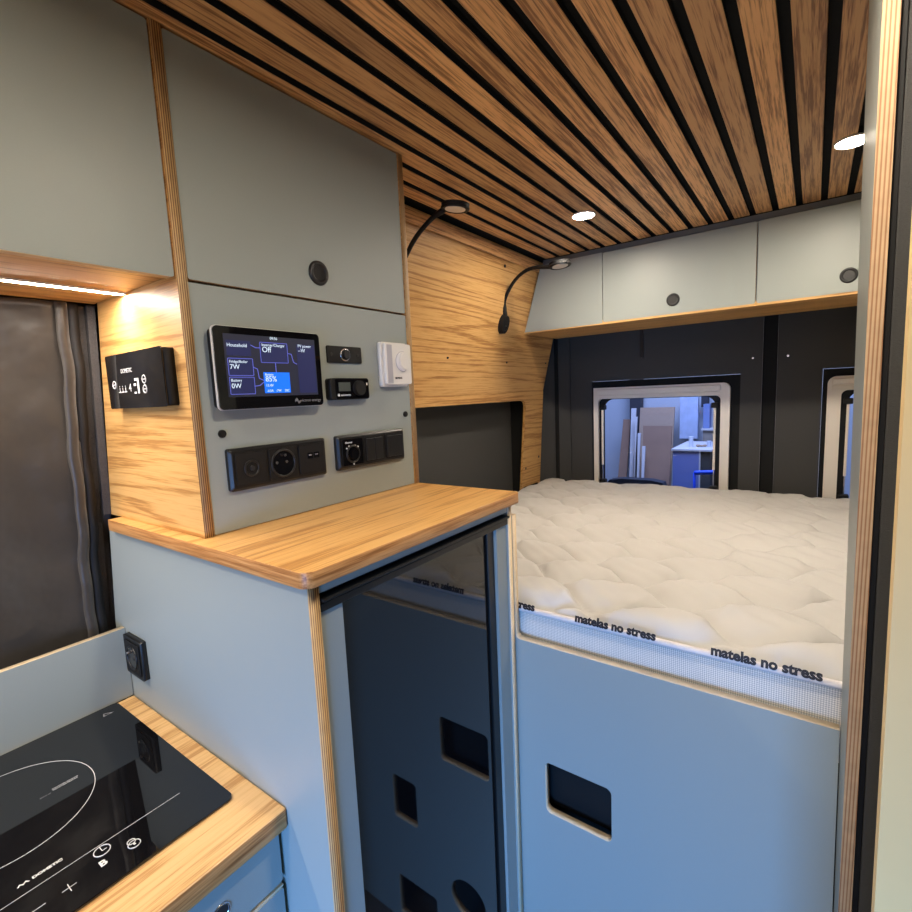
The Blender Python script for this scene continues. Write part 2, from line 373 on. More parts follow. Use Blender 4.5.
def pane_mat():
    m, nt, b = new('acrylic_pane'); N = nt.nodes; L = nt.links
    tr = N.new('ShaderNodeBsdfTransparent'); tr.inputs[0].default_value = (.82, .88, 1, 1)
    gl = N.new('ShaderNodeBsdfGlossy'); gl.inputs['Roughness'].default_value = .03
    fz = N.new('ShaderNodeFresnel'); fz.inputs['IOR'].default_value = 1.4
    mx = N.new('ShaderNodeMixShader'); L.new(fz.outputs[0], mx.inputs[0]); L.new(tr.outputs[0], mx.inputs[1]); L.new(gl.outputs[0], mx.inputs[2])
    L.new(mx.outputs[0], N['Material Output'].inputs['Surface']); return m
PANE = pane_mat()
def window(name, x0, x1, z0, z1, left, rgt, lab):
    r = setting(name, ((x0+x1)/2, 2.36, z0), lab); y = 2.3675
    fr = plate('window_frame', rrect(x0, z0, x1, z1, .028, 6, (0, 1, 1, 1 if left > .04 else 0)), [rrect(x0+left, z0+.03, x1-rgt, z1-.053, .02)], FY(0, y, 0), .026, CREAM, CREAM, r)
    box('blind_cassette', (x0+.012, y-.036, z1-.032), (x1-.034, y-.0262, z1-.008), CREAM, fr, .004)
    box('blind_bar', (x0+.01, y-.030, z1-.052), (x1-.036, y-.0262, z1-.0365), CREAM, fr, .002)
    plate('rubber_seal', rrect(x0+left-.004, z0+.02, x1-rgt+.004, z1-.05, .02), [rrect(x0+left+.022, z0+.05, x1-rgt-.022, z1-.056, .045)], FY(0, y+.012, 0), .011, MATTE, MATTE, r)
    box('pane', (x0+left, y+.013, z0+.03), (x1-rgt, y+.016, z1-.05), PANE, r)
    for s, xx in ((1, x0+left+.022), (-1, x1-rgt-.022)):
        st = box('stay_arm', (xx-.0045, y-.026, z0+.22), (xx+.0045, y-.016, z1-.105), CREAM, r, .002)
        box('stay_bracket', (xx-.014, y-.028, z1-.105), (xx+.014, y-.002, z1-.083), MATTE, st, .003)
        box('stay_rod', (xx-.002, y-.024, z0+.10), (xx+.002, y-.019, z0+.22), CHROME, st)
        box('latch', (xx-.016, y-.034, z0+.085), (xx+.016, y-.002, z0+.15), MATTE, st, .005)
    return r
window('window_1', -.862, -.280, .86, 1.452, .020, .034, 'rear window framed by a cream blind cassette, seen whole above the mattress')
window('window_2', .044, .60, .86, 1.457, .042, .042, 'rear window partly hidden behind the partition board')

# ---------------------------------------------------------------- rear overhead cabinet
rc = thing('overhead_cabinet', (-.1, 1.9, 1.69), 'long grey overhead cabinet across the rear of the van above the bed', 'cabinet')
poly_prism('body', [(-.90, 1.896, 1.968), (-.981, 1.896, 1.706), (.93, 1.896, 1.706), (.93, 1.896, 1.968)], (0, .27, 0), LAM, rc)
box('header_strip', (-.895, 1.884, 1.951), (.93, 1.8955, 1.968), simple('shaded_strip_grey', c255(92, 96, 97), .5), rc)  # inset grey laminate, coloured darker for the shade above the doors
poly_prism('side_panel', [(-.9035, 1.880, 1.950), (-.984, 1.880, 1.694), (-.655, 1.880, 1.694), (-.655, 1.880, 1.950)], (0, .0155, 0), LAM, rc)
box('bottom_panel', (-.986, 1.8805, 1.6895), (.93, 2.2, 1.7055), OAKX, rc)
for (a, b, kx) in ((-.652, -.1605, -.406), (-.1565, .335, .072), (.339, .83, .58)):
    d = plate('door', rrect(a, 1.697, b, 1.948, .006, 3), [], FY(0, 1.8955, 0), .0165, LAM, PLY, rc)
    k = FY(kx, 1.879, 1.744)
    kn = ring('knob', k, .0175, .0045, BLACK, d); cyl('knob_cap', k, .015, .002, BLACK, kn, 28, bev=.001)

# ---------------------------------------------------------------- ceiling spots (real lamps of the van)
LED = emis('spot_led', WARM, SPOT)
def spot(x, y, lab):
    t = thing('ceiling_spot', (x, y, 1.97), lab, 'light', 'recessed ceiling spots')
    ring('bezel', FZ(x, y, 1.9675), .033, .0028, WHITE, t); cyl('housing', FZ(x, y, 1.9698), .034, .0136, MATTE, t); cyl('lens', FD(x, y, 1.9695), .0305, .0025, LED, t)
    return t
spot(-.58, 1.505, 'round warm ceiling spot nearer the oak wall, in front of the overhead cabinet')
spot(.052, 1.475, 'round warm ceiling spot beside the upright plywood board')
spot(-.05, .46, 'round warm ceiling spot over the aisle, outside the picture')
spot(-.45, -.25, 'round warm ceiling spot over the kitchen counter, outside the picture')

# ---------------------------------------------------------------- kitchen side: upper cabinet, strip light
XF = -.741
uc = thing('overhead_cabinet', (-.9, 0, 1.635), 'grey overhead kitchen cabinet with oak underside above the black curtain', 'cabinet')
plate('door', rrect(-.6, 1.633, .3605, 1.966, .003, 2), [], FX(XF-.016, 0, 0), .016, LAM, BIRCH, uc)
box('bottom_panel', (-1.04, -.6, 1.637), (XF-.0165, .3615, 1.651), OAKY, uc)
poly_prism('body', [(-1.035, -.6, 1.652), (XF-.03, -.6, 1.652), (XF-.03, -.6, 1.966), (-.985, -.6, 1.966)], (0, .9615, 0), LAM, uc)
ls = thing('led_strip', (-.91, 0, 1.63), 'glowing white light strip under the kitchen overhead cabinet', 'light')
box('channel', (-.918, -.55, 1.6335), (-.904, .3605, 1.6368), WHITE, ls)
bm = bmesh.new(); o0 = V((-.911, 0, 1.633))
for i in range(54):
    y = .358-.0166*i; bm.faces.new([bm.verts.new(V(q)-o0) for q in ((-.916, y-.0145, 1.6332), (-.916, y, 1.6332), (-.906, y, 1.6332), (-.906, y-.0145, 1.6332))])
fin(bm, 'diodes', emis('strip_led', (1, .90, .80, 1), STRIP), ls, Matrix.Translation(o0))

# ---------------------------------------------------------------- tall tower above the fridge
tw = thing('tall_cabinet', (-.9, .61, 1.25), 'grey tall cabinet with plywood sides standing on the oak top over the fridge', 'cabinet')
plate('side_panel', [(-1.092, 1.2505), (XF+.0015, 1.2505), (XF+.0015, 1.968), (-.98, 1.968), (-1.030, 1.634)], [], FY(0, .378, 0), .015, OAKX, PLY, tw)
plate('side_panel', rrect(-1.06, 1.2505, XF+.0015, 1.968), [], FY(0, .868, 0), .0145, OAKX, PLY, tw)
poly_prism('back_panel', [(-1.0, .379, 1.26), (-1.0, .852, 1.26), (-.93, .852, 1.96), (-.93, .379, 1.96)], (-.01, 0, 0), FELTD, tw)
dr = plate('door', rrect(.3795, 1.6335, .852, 1.9655, .003, 2), [], FX(XF-.016, 0, 0), .016, LAM, PLY, tw)
kf = FX(XF+.001, .618, 1.681)
kn = ring('knob', kf, .0175, .0045, BLACK, dr); cyl('knob_cap', kf, .015, .002, MATTE, kn, 28, bev=.001)
cb = plate('control_panel', rrect(.3785, 1.2515, .8525, 1.629), [], FX(XF-.016, 0, 0), .016, LAM, PLY, tw)
for y, z in ((.406, 1.406), (.833, 1.412)):
    cyl('screw_cap', FX(XF, y, z), .0062, .004, BLACK, cb, 20, bev=.001)

def dv(y, z, x):          # point on the panel seen from the aisle, moved out to a device front at x
    k = x/-.745; return (y*k, 1.45+(z-1.45)*k)
# touch screen
xs = -.719
y0, z1 = dv(.409, 1.573, xs); y1, z0 = dv(.612, 1.441, xs)
ts = thing('touch_screen', (XF, (y0+y1)/2, z0), 'black touch screen with a glowing blue diagram, upper left on the control panel', 'screen')
plate('housing', rrect(y0+.004, z0+.004, y1-.004, z1-.004, .006), [], FX(XF+.0003, 0, 0), .016, MATTE, MATTE, ts)
plate('silver_rim', rrect(y0, z0, y1, z1, .008), [], FX(xs-.0065, 0, 0), .004, SILV, SILV, ts)
plate('front_glass', rrect(y0+.0012, z0+.0012, y1-.0012, z1-.0012, .007), [], FX(xs-.0024, 0, 0), .0026, GLOSS, GLOSS, ts)
sy0, sy1, sz0, sz1 = y0+.016, y1-.012, z0+.020, z1-.012
W_, H_ = sy1-sy0, sz1-sz0
scr = box('display', (xs+.0002, sy0, sz0), (xs+.0005, sy1, sz1), emis('screen_navy', (.012, .014, .032, 1), .9), ts)
SB = emis('screen_box', (.010, .015, .080, 1), .9); SL = emis('screen_line', (.14, .16, .72, 1), 1.0)
SBR = emis('screen_bright_blue', (.0, .16, 1, 1), 1.1); SW = emis('screen_white', (.75, .88, 1, 1), 1.0)
def P_(u, v): return sy0+u*W_, sz1-v*H_
def sbox(u0, v0, u1, v1, fill, line=True):
    a = P_(u0, v0); b = P_(u1, v1)
    box('tile', (xs+.0005, a[0], b[1]), (xs+.0008, b[0], a[1]), fill, scr)
    if line:
        plate('tile_border', rrect(a[0], b[1], b[0], a[1], .0015, 3), [rrect(a[0]+.0007, b[1]+.0007, b[0]-.0007, a[1]-.0007, .001, 3)], FX(xs+.0008, 0, 0), .0002, SL, SL, scr)
def stext(s, u, v, size): 
    p = P_(u, v); text('screen_text', s, size, FX(xs+.0010, p[0], p[1]), SW, scr, t=.0001)
sbox(.02, .10, .26, .34, SB, False); sbox(.355, .10, .66, .44, SB); sbox(.02, .38, .27, .66, SB); sbox(.02, .68, .27, .96, SB)
sbox(.77, .10, .99, .96, SB, False); sbox(.37, .60, .66, .95, SBR, False)
stext('Household', .025, .20, .0075); stext('Inverter/Charger', .375, .165, .0062); stext('Off', .375, .265, .0125)
stext('Fridge/Boiler', .035, .455, .0058); stext('7W', .035, .555, .0105); stext('Battery', .035, .755, .006); stext('0W', .035, .86, .0105)
stext('09:56', .47, .05, .0062); stext('PV power', .785, .15, .0068); stext('--W', .785, .235, .0085)
stext('Battery', .385, .655, .0052); stext('85%', .385, .755, .0125); stext('13.4V', .385, .84, .006); stext('-0.5A', .39, .93, .0056); stext('-7W', .49, .93, .0056); stext('20C', .59, .93, .0056)
def sline(*uv):
    for a, b in zip(uv, uv[1:]):
        pa = P_(*a); pb = P_(*b); d = V((0, pb[0]-pa[0], pb[1]-pa[1])); ln = d.length
        m = frame((xs+.0009, pa[0], pa[1]), d, V((1, 0, 0)).cross(d))
        plate('diagram_line', rrect(0, -.0005, ln, .0005), [], m, .0002, SL, SL, scr)
sline((.51, .44), (.51, .60)); sline((.26, .16), (.31, .2), (.355, .2)); sline((.66, .27), (.70, .28), (.72, .42), (.76, .45))
sline((.27, .52), (.31, .55), (.32, .7), (.37, .74)); sline((.27, .83), (.32, .82), (.37, .76))
p = P_(.80, 1.12); text('brand_text', 'victron energy', .0072, FX(xs+.0003, p[0]-.004, p[1]), GREYP, ts)
plate('brand_mark', [(0, .004), (.004, .007), (.008, .001), (.011, .003), (.011, -.001), (.007, -.003), (.004, .002), (0, 0)], [], FX(xs+.0002, p[0]-.016, p[1]), .0003, GREYP, GREYP, ts)

# plate with round push button
xq = -.737
y0, z1 = dv(.629, 1.553, xq); y1, z0 = dv(.716, 1.521, xq)
bp_ = thing('button_plate', (XF, (y0+y1)/2, z0), 'small black plate with a round push button, above the small black display', 'switch')
plate('plate', rrect(y0, z0, y1, z1, .002, 3), [], FX(XF+.0003, 0, 0), .003, MATTE, MATTE, bp_)
cf = FX(XF+.0033, (y0+y1)/2, (z0+z1)/2)
bt = cyl('button', cf, .010, .004, BLACK, bp_, 28, bev=.001); ring('button_ring', cf, .0105, .0022, CHROME, bt, 28, 8)
cyl('button_cap', cf, .0065, .002, DKM, bt, 24, z0=.004)
for s in (y0+.010, y1-.010): cyl('screw', FX(XF+.0033, s, (z0+z1)/2), .003, .0006, BLACK, bp_, 14)

# small black controller with display and knob
xq = -.724
y0, z1 = dv(.632, 1.492, xq); y1, z0 = dv(.731, 1.450, xq)
hc = thing('heater_controller', (XF, (y0+y1)/2, z0), 'small black controller with a grey display and a round dial, under the button plate', 'controller')
plate('housing', rrect(y0, z0, y1, z1, .006), [], FX(XF+.0003, 0, 0), .0162, MATTE, MATTE, hc)
plate('front_glass', rrect(y0+.010, z0+.002, y1-.002, z1-.002, .002), [], FX(xq-.0003, 0, 0), .0013, GLOSS, GLOSS, hc)
box('display', (xq+.001, y0+.017, z0+.016), (xq+.0013, y0+.046, z1-.008), simple('grey_lcd', c255(72, 78, 74), .4), hc)
cyl('dial', FX(xq+.001, y1-.030, (z0+z1)/2+.001), .0145, .008, MATTE, hc, 36, bev=.0015)
box('status_light', (xq+.001, y1-.008, z1-.014), (xq+.0014, y1-.005, z1-.009), PRINT, hc)
text('brand_text', 'autoterm', .0065, FX(xq+.0012, y0+.021, z0+.007), PRINT, hc)
plate('brand_mark', circ(0, 0, .0028, 12), [], FX(xq+.0011, y0+.016, z0+.009), .0004, PRINT, PRINT, hc)

# white thermostat
xq = -.719
y0, z1 = .7605, 1.563; y1, z0 = .839, 1.477
th = thing('thermostat', (XF, (y0+y1)/2, z0), 'square white thermostat with a round dial at the right edge of the control panel', 'thermostat')
plate('back_plate', rrect(y0-.004, z0-.004, y1-.003, z1+.003, .006), [], FX(XF+.0006, 0, 0), .010, WHITE, WHITE, th)
plate('cover', rrect(y0, z0+.001, y1, z1, .005), [], FX(XF+.0108, 0, 0), .0095, WHITE, WHITE, th)
box('grey_stripe', (xq-.0022, y0+.004, z0+.003), (xq-.0010, y0+.019, z1-.003), LGREY, th)
cyl('dial', FX(xq-.002, y0+.051, (z0+z1)/2+.006), .0205, .010, WHITE, th, 40, r2=.019, bev=.002)
cyl('dial_shadow_ring', FX(xq-.0021, y0+.051, (z0+z1)/2+.006), .0215, .0012, LGREY, th, 40)
text('brand_text', 'SIEMENS', .0060, FX(xq-.0014, y0+.025, z0+.012), INK, th)

# triple frames
def triple(name, ya, yb, zb, zt, lab, cat):
    t = thing(name, (XF, (ya+yb)/2, zb), lab, cat); xo = XF+.0003
    bm = bmesh.new()
    lo = rrect(ya, zb, yb, zt, .004, 4); hi = rrect(ya+.004, zb+.004, yb-.004, zt-.004, .004, 4)
    A = [bm.verts.new((p[0], p[1], 0)) for p in lo]; B = [bm.verts.new((p[0], p[1], .007)) for p in lo]; C = [bm.verts.new((p[0], p[1], .011)) for p in hi]
    n = len(lo)
    for r1, r2 in ((A, B), (B, C)):
        for i in range(n): bm.faces.new((r1[i], r1[(i+1) % n], r2[(i+1) % n], r2[i]))
    bm.faces.new(C); bm.faces.new(A[::-1])
    fin(bm, 'frame', BLACK, t, FX(xo, 0, 0)); return t, xo+.011
ya, zt = dv(.416, 1.380, -.73); yb, zb = dv(.609, 1.311, -.73)
sk, xo = triple('socket_strip', ya, yb, zb, zt, 'black three-part socket frame under the touch screen', 'socket')
wd = (yb-ya-.012)/3; zc = (zb+zt)/2
for k in range(3):
    a = ya+.006+wd*k; ins = plate('socket_insert', rrect(a+.003, zb+.008, a+wd-.003, zt-.008, .003), [], FX(xo, 0, 0), .002, MATTE, MATTE, sk)
    yc = a+wd/2
    if k == 0:
        ring('aerial_outlet', FX(xo+.002, yc, zc), .012, .0018, BLACK, ins); cyl('pin', FX(xo+.002, yc, zc), .004, .003, DKM, ins, 16)
    if k == 1:
        ring('recess_rim', FX(xo+.002, yc, zc), .0225, .002, BLACK, ins); cyl('recess', FX(xo+.0021, yc, zc), .0215, .0004, GLOSS, ins)
        for s in (-.0095, .0095): cyl('contact', FX(xo+.0025, yc+s-.004, zc+.002), .0025, .0008, CHROME, ins, 12)
        cyl('earth_pin', FX(xo+.0025, yc, zc+.014), .0025, .006, CHROME, ins, 12)
    if k == 2:
        for s in (-.009, .005): box('usb_port', (xo+.002, yc+s, zc+.001), (xo+.0026, yc+s+.011, zc+.011), GLOSS, ins); box('usb_tongue', (xo+.0026, yc+s+.002, zc+.006), (xo+.003, yc+s+.008, zc+.008), GREYP, ins)
ya, zt = dv(.637, 1.380, -.73); yb, zb = dv(.831, 1.312, -.73)
sw, xo = triple('switch_strip', ya, yb, zb, zt, 'black three-part switch frame under the white thermostat', 'switch')
wd = (yb-ya-.012)/3; zc = (zb+zt)/2
for k in range(3):
    a = ya+.006+wd*k; ins = plate('switch_insert', rrect(a+.003, zb+.008, a+wd-.003, zt-.008, .003), [], FX(xo, 0, 0), .002, GLOSS if k == 0 else MATTE, MATTE, sw)
    yc = a+wd/2
    if k == 0:
        ring('dial_rim', FX(xo+.002, yc, zc-.004), .016, .002, BLACK, ins); cyl('dial', FX(xo+.002, yc, zc-.004), .011, .006, GLOSS, ins, 28, bev=.001)
        text('dial_text', 'thermo', .006, FX(xo+.0022, yc-.019, zt-.016), PRINT, ins)
        for q, (dy, dz) in enumerate(((-.016, .008), (-.010, .012), (.006, .012), (.013, .009), (.0, -.024))): cyl('dial_mark', FX(xo+.0022, yc+dy, zc+dz), .0017, .0005, PRINT, ins, 10)
    if k == 1:
        for s in (0, 1): box('rocker', (xo+.002, a+.006+s*(wd-.012)/2, zb+.011), (xo+.0045, a+.006+(s+1)*(wd-.012)/2-.0012, zt-.011), BLACK, ins, .0008)
    if k == 2: box('rocker', (xo+.002, a+.006, zb+.011), (xo+.005, a+wd-.006, zt-.011), BLACK, ins, .001)

# control box on the oak side
cx = thing('display_box', (-.87, .363, 1.45), 'black touch control box with white symbols on the oak cabinet side', 'controller')
plate('housing', rrect(-.9735, 1.4525, -.7715, 1.5385, .004), [], FY(0, .3627, 0), .0165, MATTE, MATTE, cx)
plate('front_glass', rrect(-.9745, 1.4515, -.7705, 1.5395, .004), [], FY(0, .3462, 0), .002, GLOSS, GLOSS, cx)
fy = .3441
def bt_(s, x, z, size, sx=1): text('symbol', s, size, FY(x, fy, z), PRINT, cx, t=.0001, sx=sx)
bt_('DOMETIC', -.917, 1.5085, .0095); bt_('4', -.893, 1.478, .018)
for x in (-.930, -.919, -.908): bt_('i', x, 1.478, .016); box('symbol_bar', (x-.003, fy-.0002, 1.4775), (x+.006, fy, 1.479), PRINT, cx)
boxes('segment_digits', [((-.870, fy-.0002, 1.494), (-.857, fy, 1.498)), ((-.874, fy-.0002, 1.486), (-.866, fy, 1.490)), ((-.874, fy-.0002, 1.474), (-.866, fy, 1.477)), ((-.861, fy-.0002, 1.474), (-.855, fy, 1.498))], PRINT, cx)
for x, z in ((-.948, 1.491), (-.836, 1.495), (-.836, 1.480)):
    ring('symbol_ring', FY(x, fy, z), .0060, .0008, PRINT, cx, 24, 6); box('symbol_bar', (x-.003, fy-.0003, z-.0008), (x+.003, fy, z+.0008), PRINT, cx)

# ---------------------------------------------------------------- oak top over the fridge
def countertop(name, x0, y0, x1, y1, z0, z1, r, mats, lab, corners=(0, 1, 1, 0)):
    o = plate(name, rrect(x0, y0, x1, y1, r, 6, corners), [], FZ(0, 0, z0), z1-z0, mats[0], mats[1])
    o.data.materials.append(BLOCKX)
    for p in o.data.polygons:
        if abs(p.normal.y) > .7: p.material_index = 2
    bv = o.modifiers.new('soft_edge', 'BEVEL'); bv.width = .003; bv.segments = 2; bv.limit_method = 'ANGLE'
    return tag(o, lab, 'countertop')
OAKT = wood('oak_top_grain', 'y', *OAKC, rough=.35)
countertop('countertop', -1.047, .341, -.472, .868, 1.2295, 1.2500, .016, [OAKT, BLOCK], 'oak countertop over the fridge with blocky edge and rounded front corner')

# fridge housing
fh = thing('fridge_housing', (-.78, .61, 0), 'blue-grey tall housing around the fridge with a plywood front edge', 'cabinet')
plate('side_panel', [(-1.120, .001), (-.4865, .001), (-.4865, 1.229), (-1.079, 1.229), (-1.112, 1.03)], [], FY(0, .3695, 0), .017, LAM, PLY, fh)
plate('side_panel', rrect(-1.075, .001, -.488, 1.229), [], FY(0, .8535, 0), .015, LAM, BIRCH, fh)
box('top_rail', (-.505, .370, 1.213), (-.4885, .838, 1.2285), LAM, fh)
box('filler', (-.506, .3705, .001), (-.492, .409, 1.186), LAM, fh)
box('filler', (-.506, .800, .001), (-.492, .838, 1.186), LAM, fh)
# fridge
fg = thing('fridge', (-.78, .6, .05), 'built-in black glass-fronted fridge under the oak countertop', 'fridge')
box('body', (-1.0, .412, .05), (-.53, .797, 1.18), MATTE, fg)
fd = box('door', (-.529, .4105, .05), (-.503, .7985, 1.186), MATTE, fg, .002)
box('glass_panel', (-.5035, .411, .052), (-.4995, .764, 1.1855), FGLASS, fd, .0008)
box('handle_strip', (-.503, .775, .052), (-.4975, .7975, 1.185), BLACK, fd, .001)
hr = box('ventilation_rail', (-.508, .3712, 1.188), (-.487, .8372, 1.199), BLACK, fg, .001)
box('rail_lip', (-.499, .3712, 1.2015), (-.4815, .8372, 1.2065), BLACK, hr, .0015)
box('rail_back', (-.508, .3712, 1.199), (-.5, .8372, 1.2115), MATTE, hr)

# ---------------------------------------------------------------- kitchen base, worktop, hob
kc = thing('base_cabinet', (-.83, -.1, 0), 'blue-grey kitchen base cabinet with drawers under the induction hob', 'cabinet')
box('body', (-1.06, -.6, .002), (-.612, .3515, .8595), MATTE, kc)
for a, b in ((.772, .852), (.50, .762), (.12, .49)):
    d = plate('drawer', rrect(-.5, a, .346, b, .004, 3), [], FX(-.606, 0, 0), .016, LAM, BIRCH, kc)
    if a > .7:
        ring('drawer_pull', FX(-.590, .258, .806), .011, .0018, CHROME, d, 28, 8)
        cyl('pull_recess', FX(-.590, .258, .806), .010, .0006, DKM, d)
    box('edge_strip', (-.606, -.5, b+.0012), (-.5905, .346, b+.0042), BIRCH, d)
OAKK = wood('oak_worktop_grain', 'y', c255(222, 182, 126), c255(212, 170, 112), c255(184, 138, 84), rough=.4)
wt = countertop('countertop', -1.066, -.6, -.5725, .352, .8615, .891, .004, [OAKK, BLOCK], 'oak kitchen worktop holding the induction hob', (0, 0, 1, 0))
bs = plate('backsplash_board', rrect(-.6, .892, .3512, 1.0305), [], FX(-1.079, 0, 0), .0135, LAM, BIRCH)
tag(bs, 'low grey board with pale plywood edge standing behind the hob', 'board')
hb = thing('induction_hob', (-.857, 0, .891), 'black glass induction hob set on the oak worktop', 'hob')
hz = .8955
plate('glass_plate', rrect(-1.060, -.26, -.651, .3205, .010), [], FZ(0, 0, .8913), .0042, GLOSS, GLOSS, hb)
plate('cooking_zone', circ(-.895, .120, .1057, 72), [circ(-.895, .120, .1049, 72)], FZ(0, 0, hz), .0002, PRINT, PRINT, hb)
box('zone_line', (-.7237, -.2, hz), (-.7231, .279, hz+.0002), PRINT, hb)
FT = lambda x, y: frame((x, y, hz+.0001), (0, 1, 0), (-1, 0, 0))
text('brand_text', 'DOMETIC', .0056, FT(-.7395, .1155), PRINT, hb, t=.0001, sx=1.2, off=.0003)
plate('brand_mark', [(0, 0), (.004, .006), (.008, .002), (.012, .006), (.016, 0), (.0135, 0), (.0115, .003), (.008, -.001), (.004, .003), (.0025, 0)], [], FT(-.7395, .101) @ Matrix.Scale(.75, 4), .0002, PRINT, PRINT, hb)
text('zone_text', 'ZONE OF', .0030, FT(-.887, .160), GREYP, hb, t=.0001); text('zone_text', 'INDUCTION COOKING', .0030, FT(-.894, .176), PRINT, hb, t=.0001)
text('zone_text', 'INDUCTION HEATING', .0030, FT(-.8905, .176), PRINT, hb, t=.0001)
ring('timer_symbol', FZ(-.7115, .178, hz+.0004), .0088, .0006, PRINT, hb, 32, 6)
boxes('timer_hand', [((-.7195, .1775, hz), (-.7115, .1785, hz+.0003)), ((-.7120, .178, hz), (-.7110, .183, hz+.0003))], PRINT, hb)
ring('lock_symbol', FZ(-.687, .2055, hz+.0004), .0068, .0006, PRINT, hb, 28, 6); ring('lock_shackle', FZ(-.6935, .2045, hz+.0004), .0045, .0006, PRINT, hb, 24, 6)
box('lock_hole', (-.6885, .2045, hz), (-.6855, .207, hz+.0003), PRINT, hb)
text('boost_symbol', 'B', .014, FT(-.686, .168), PRINT, hb, t=.0001, off=.0005)
boxes('plus_symbol', [((-.6885, .130, hz), (-.6878, .144, hz+.0003)), ((-.695, .1366, hz), (-.681, .1374, hz+.0003))], PRINT, hb)
box('minus_symbol', (-.6895, .098, hz), (-.6887, .115, hz+.0003), PRINT, hb)
plate('warning_mark', [(0, 0), (.018, .002), (.004, .011)], [[(.003, .0015), (.014, .0028), (.005, .0085)]], FT(-1.028, .287), .0002, GREYP, GREYP, hb)

# wall socket on the housing side
so = thing('wall_socket', (-1.01, .352, .95), 'single black wall socket on the fridge housing side beside the hob', 'socket')
plate('frame', rrect(-1.052, .951, -.978, 1.026, .003), [], FY(0, .3522, 0), .010, BLACK, BLACK, so)
plate('insert', rrect(-1.045, .958, -.985, 1.019, .003), [], FY(0, .3422, 0), .002, MATTE, MATTE, so)
ring('recess_rim', FY(-1.015, .3402, .9885), .0215, .0022, BLACK, so); cyl('recess', FY(-1.015, .3402, .9885), .0205, .0004, GLOSS, so)
cyl('earth_pin', FY(-1.017, .3398, 1.0005), .0026, .007, CHROME, so, 12)
for s in (-.0095, .0095): cyl('contact', FY(-1.017+s, .3398, .9875), .0024, .0006, DKM, so, 12)

# curtain over the kitchen window
def curtain():
    ny, nz = 120, 70; ya, yb, za, zb = -.6, .322, .893, 1.634; vs = []; fs = []
    for j in range(nz+1):
        z = za+(zb-za)*j/nz; q = j/nz
        for i in range(ny+1):
            y = ya+(yb-ya)*i/ny
            d = .007*math.sin(y*16+1.2+q*1.6)*(1-.3*q)+.005*math.sin(y*37+q*4)+.004*math.sin(z*21+y*15)+.0025*math.sin(z*60+y*9)*math.exp(-((y-.27)/.03)**2)
            vs.append((d-.13*(z-1.634)*-1, y, z-1.2))
    for j in range(nz):
        for i in range(ny):
            a = j*(ny+1)+i; fs.append((a, a+1, a+ny+2, a+ny+1))
    me = bpy.data.meshes.new('curtain'); me.from_pydata(vs, [], fs)
    o = link('cloth', me, CURT, ct, Matrix.Translation((-1.048, 0, 1.2)), True)
    s = o.modifiers.new('thick', 'SOLIDIFY'); s.thickness = .0015
ct = thing('curtain', (-1.105, 0, .89), 'dark grey satin curtain with a stitched black edge hanging behind the hob', 'curtain')
curtain()
def band(name, y0, y1, mat, x0):
    vs = []; fs = []; n = 60
    for j in range(n+1):
        z = .893+(1.634-.893)*j/n; w = .0035*math.sin(z*26)+.002*math.sin(z*63)
        x0_ = x0-.13*(1.634-z); vs += [(x0_+w*.6, y0+w*.4, z-1.2), (x0_+.003+w*.6, (y0+y1)/2, z-1.2), (x0_+w*.6, y1+w*.3, z-1.2)]
    for j in range(n):
        for i in range(2): a = j*3+i; fs.append((a, a+1, a+4, a+3))
    me = bpy.data.meshes.new(name); me.from_pydata(vs, [], fs); o = link(name, me, mat, ct, Matrix.Translation((0, 0, 1.2)), True)
    s = o.modifiers.new('thick', 'SOLIDIFY'); s.thickness = .0015
band('edge_band', .3195, .3365, simple('black_webbing', c255(26, 25, 26), .7, bump=.3, bscale=700), -1.036)
band('hem', .302, .3195, CURT, -1.031)
poly_prism('wall_left_lining', [(-1.054, .30, 1.634), (-1.150, .30, .893), (-1.159, .30, .893), (-1.159, .30, 1.634)], (0, .0505, 0), LINING)['kind'] = 'structure'
poly_prism('wall_left_return', [(-1.042, .3505, 1.634), (-1.092, .3505, 1.2515), (-1.124, .3505, 1.2), (-1.150, .3505, .893), (-1.159, .3505, .893), (-1.159, .3505, 1.634)], (0, .0122, 0), LINING)['kind'] = 'structure'
#, .95, bump=.8, bscale=500, var=.4, spec=.1))['kind'] = 'structure'

# ---------------------------------------------------------------- bed
bb = plate('bed_front_panel',
           [(-.4995, .001), (.0605, .001), (.0500, .9355), (-.4785, .9355)] + [(-.4785-.0115*math.sin(math.radians(a)), .947-.0115*math.cos(math.radians(a))) for a in (15, 30, 45, 60, 75)] + [(-.490, .947), (-.4905, 1.20), (-.4995, 1.20)],
           [rrect(-.4285, .5625, -.2885, .6780, .012), rrect(-.198, .322, -.116, .448, .010), circ(-.352, .205, .052), rrect(-.25, .02, -.117, .145, .01)],
           FY(0, .8765, 0), .0165, LAM, BIRCH)
tag(bb, 'blue-grey bed front panel with rectangular cut-out holes, below the mattress', 'panel')
bx = box('storage_crate', (-1.09, .90, .55), (.93, 2.28, .86), MATTE); tag(bx, 'dark storage crate under the mattress, seen through the front panel holes', 'crate')
mt = thing('mattress', (-.1, 1.57, .865), 'white quilted mattress with printed piping on the rear bed', 'mattress')
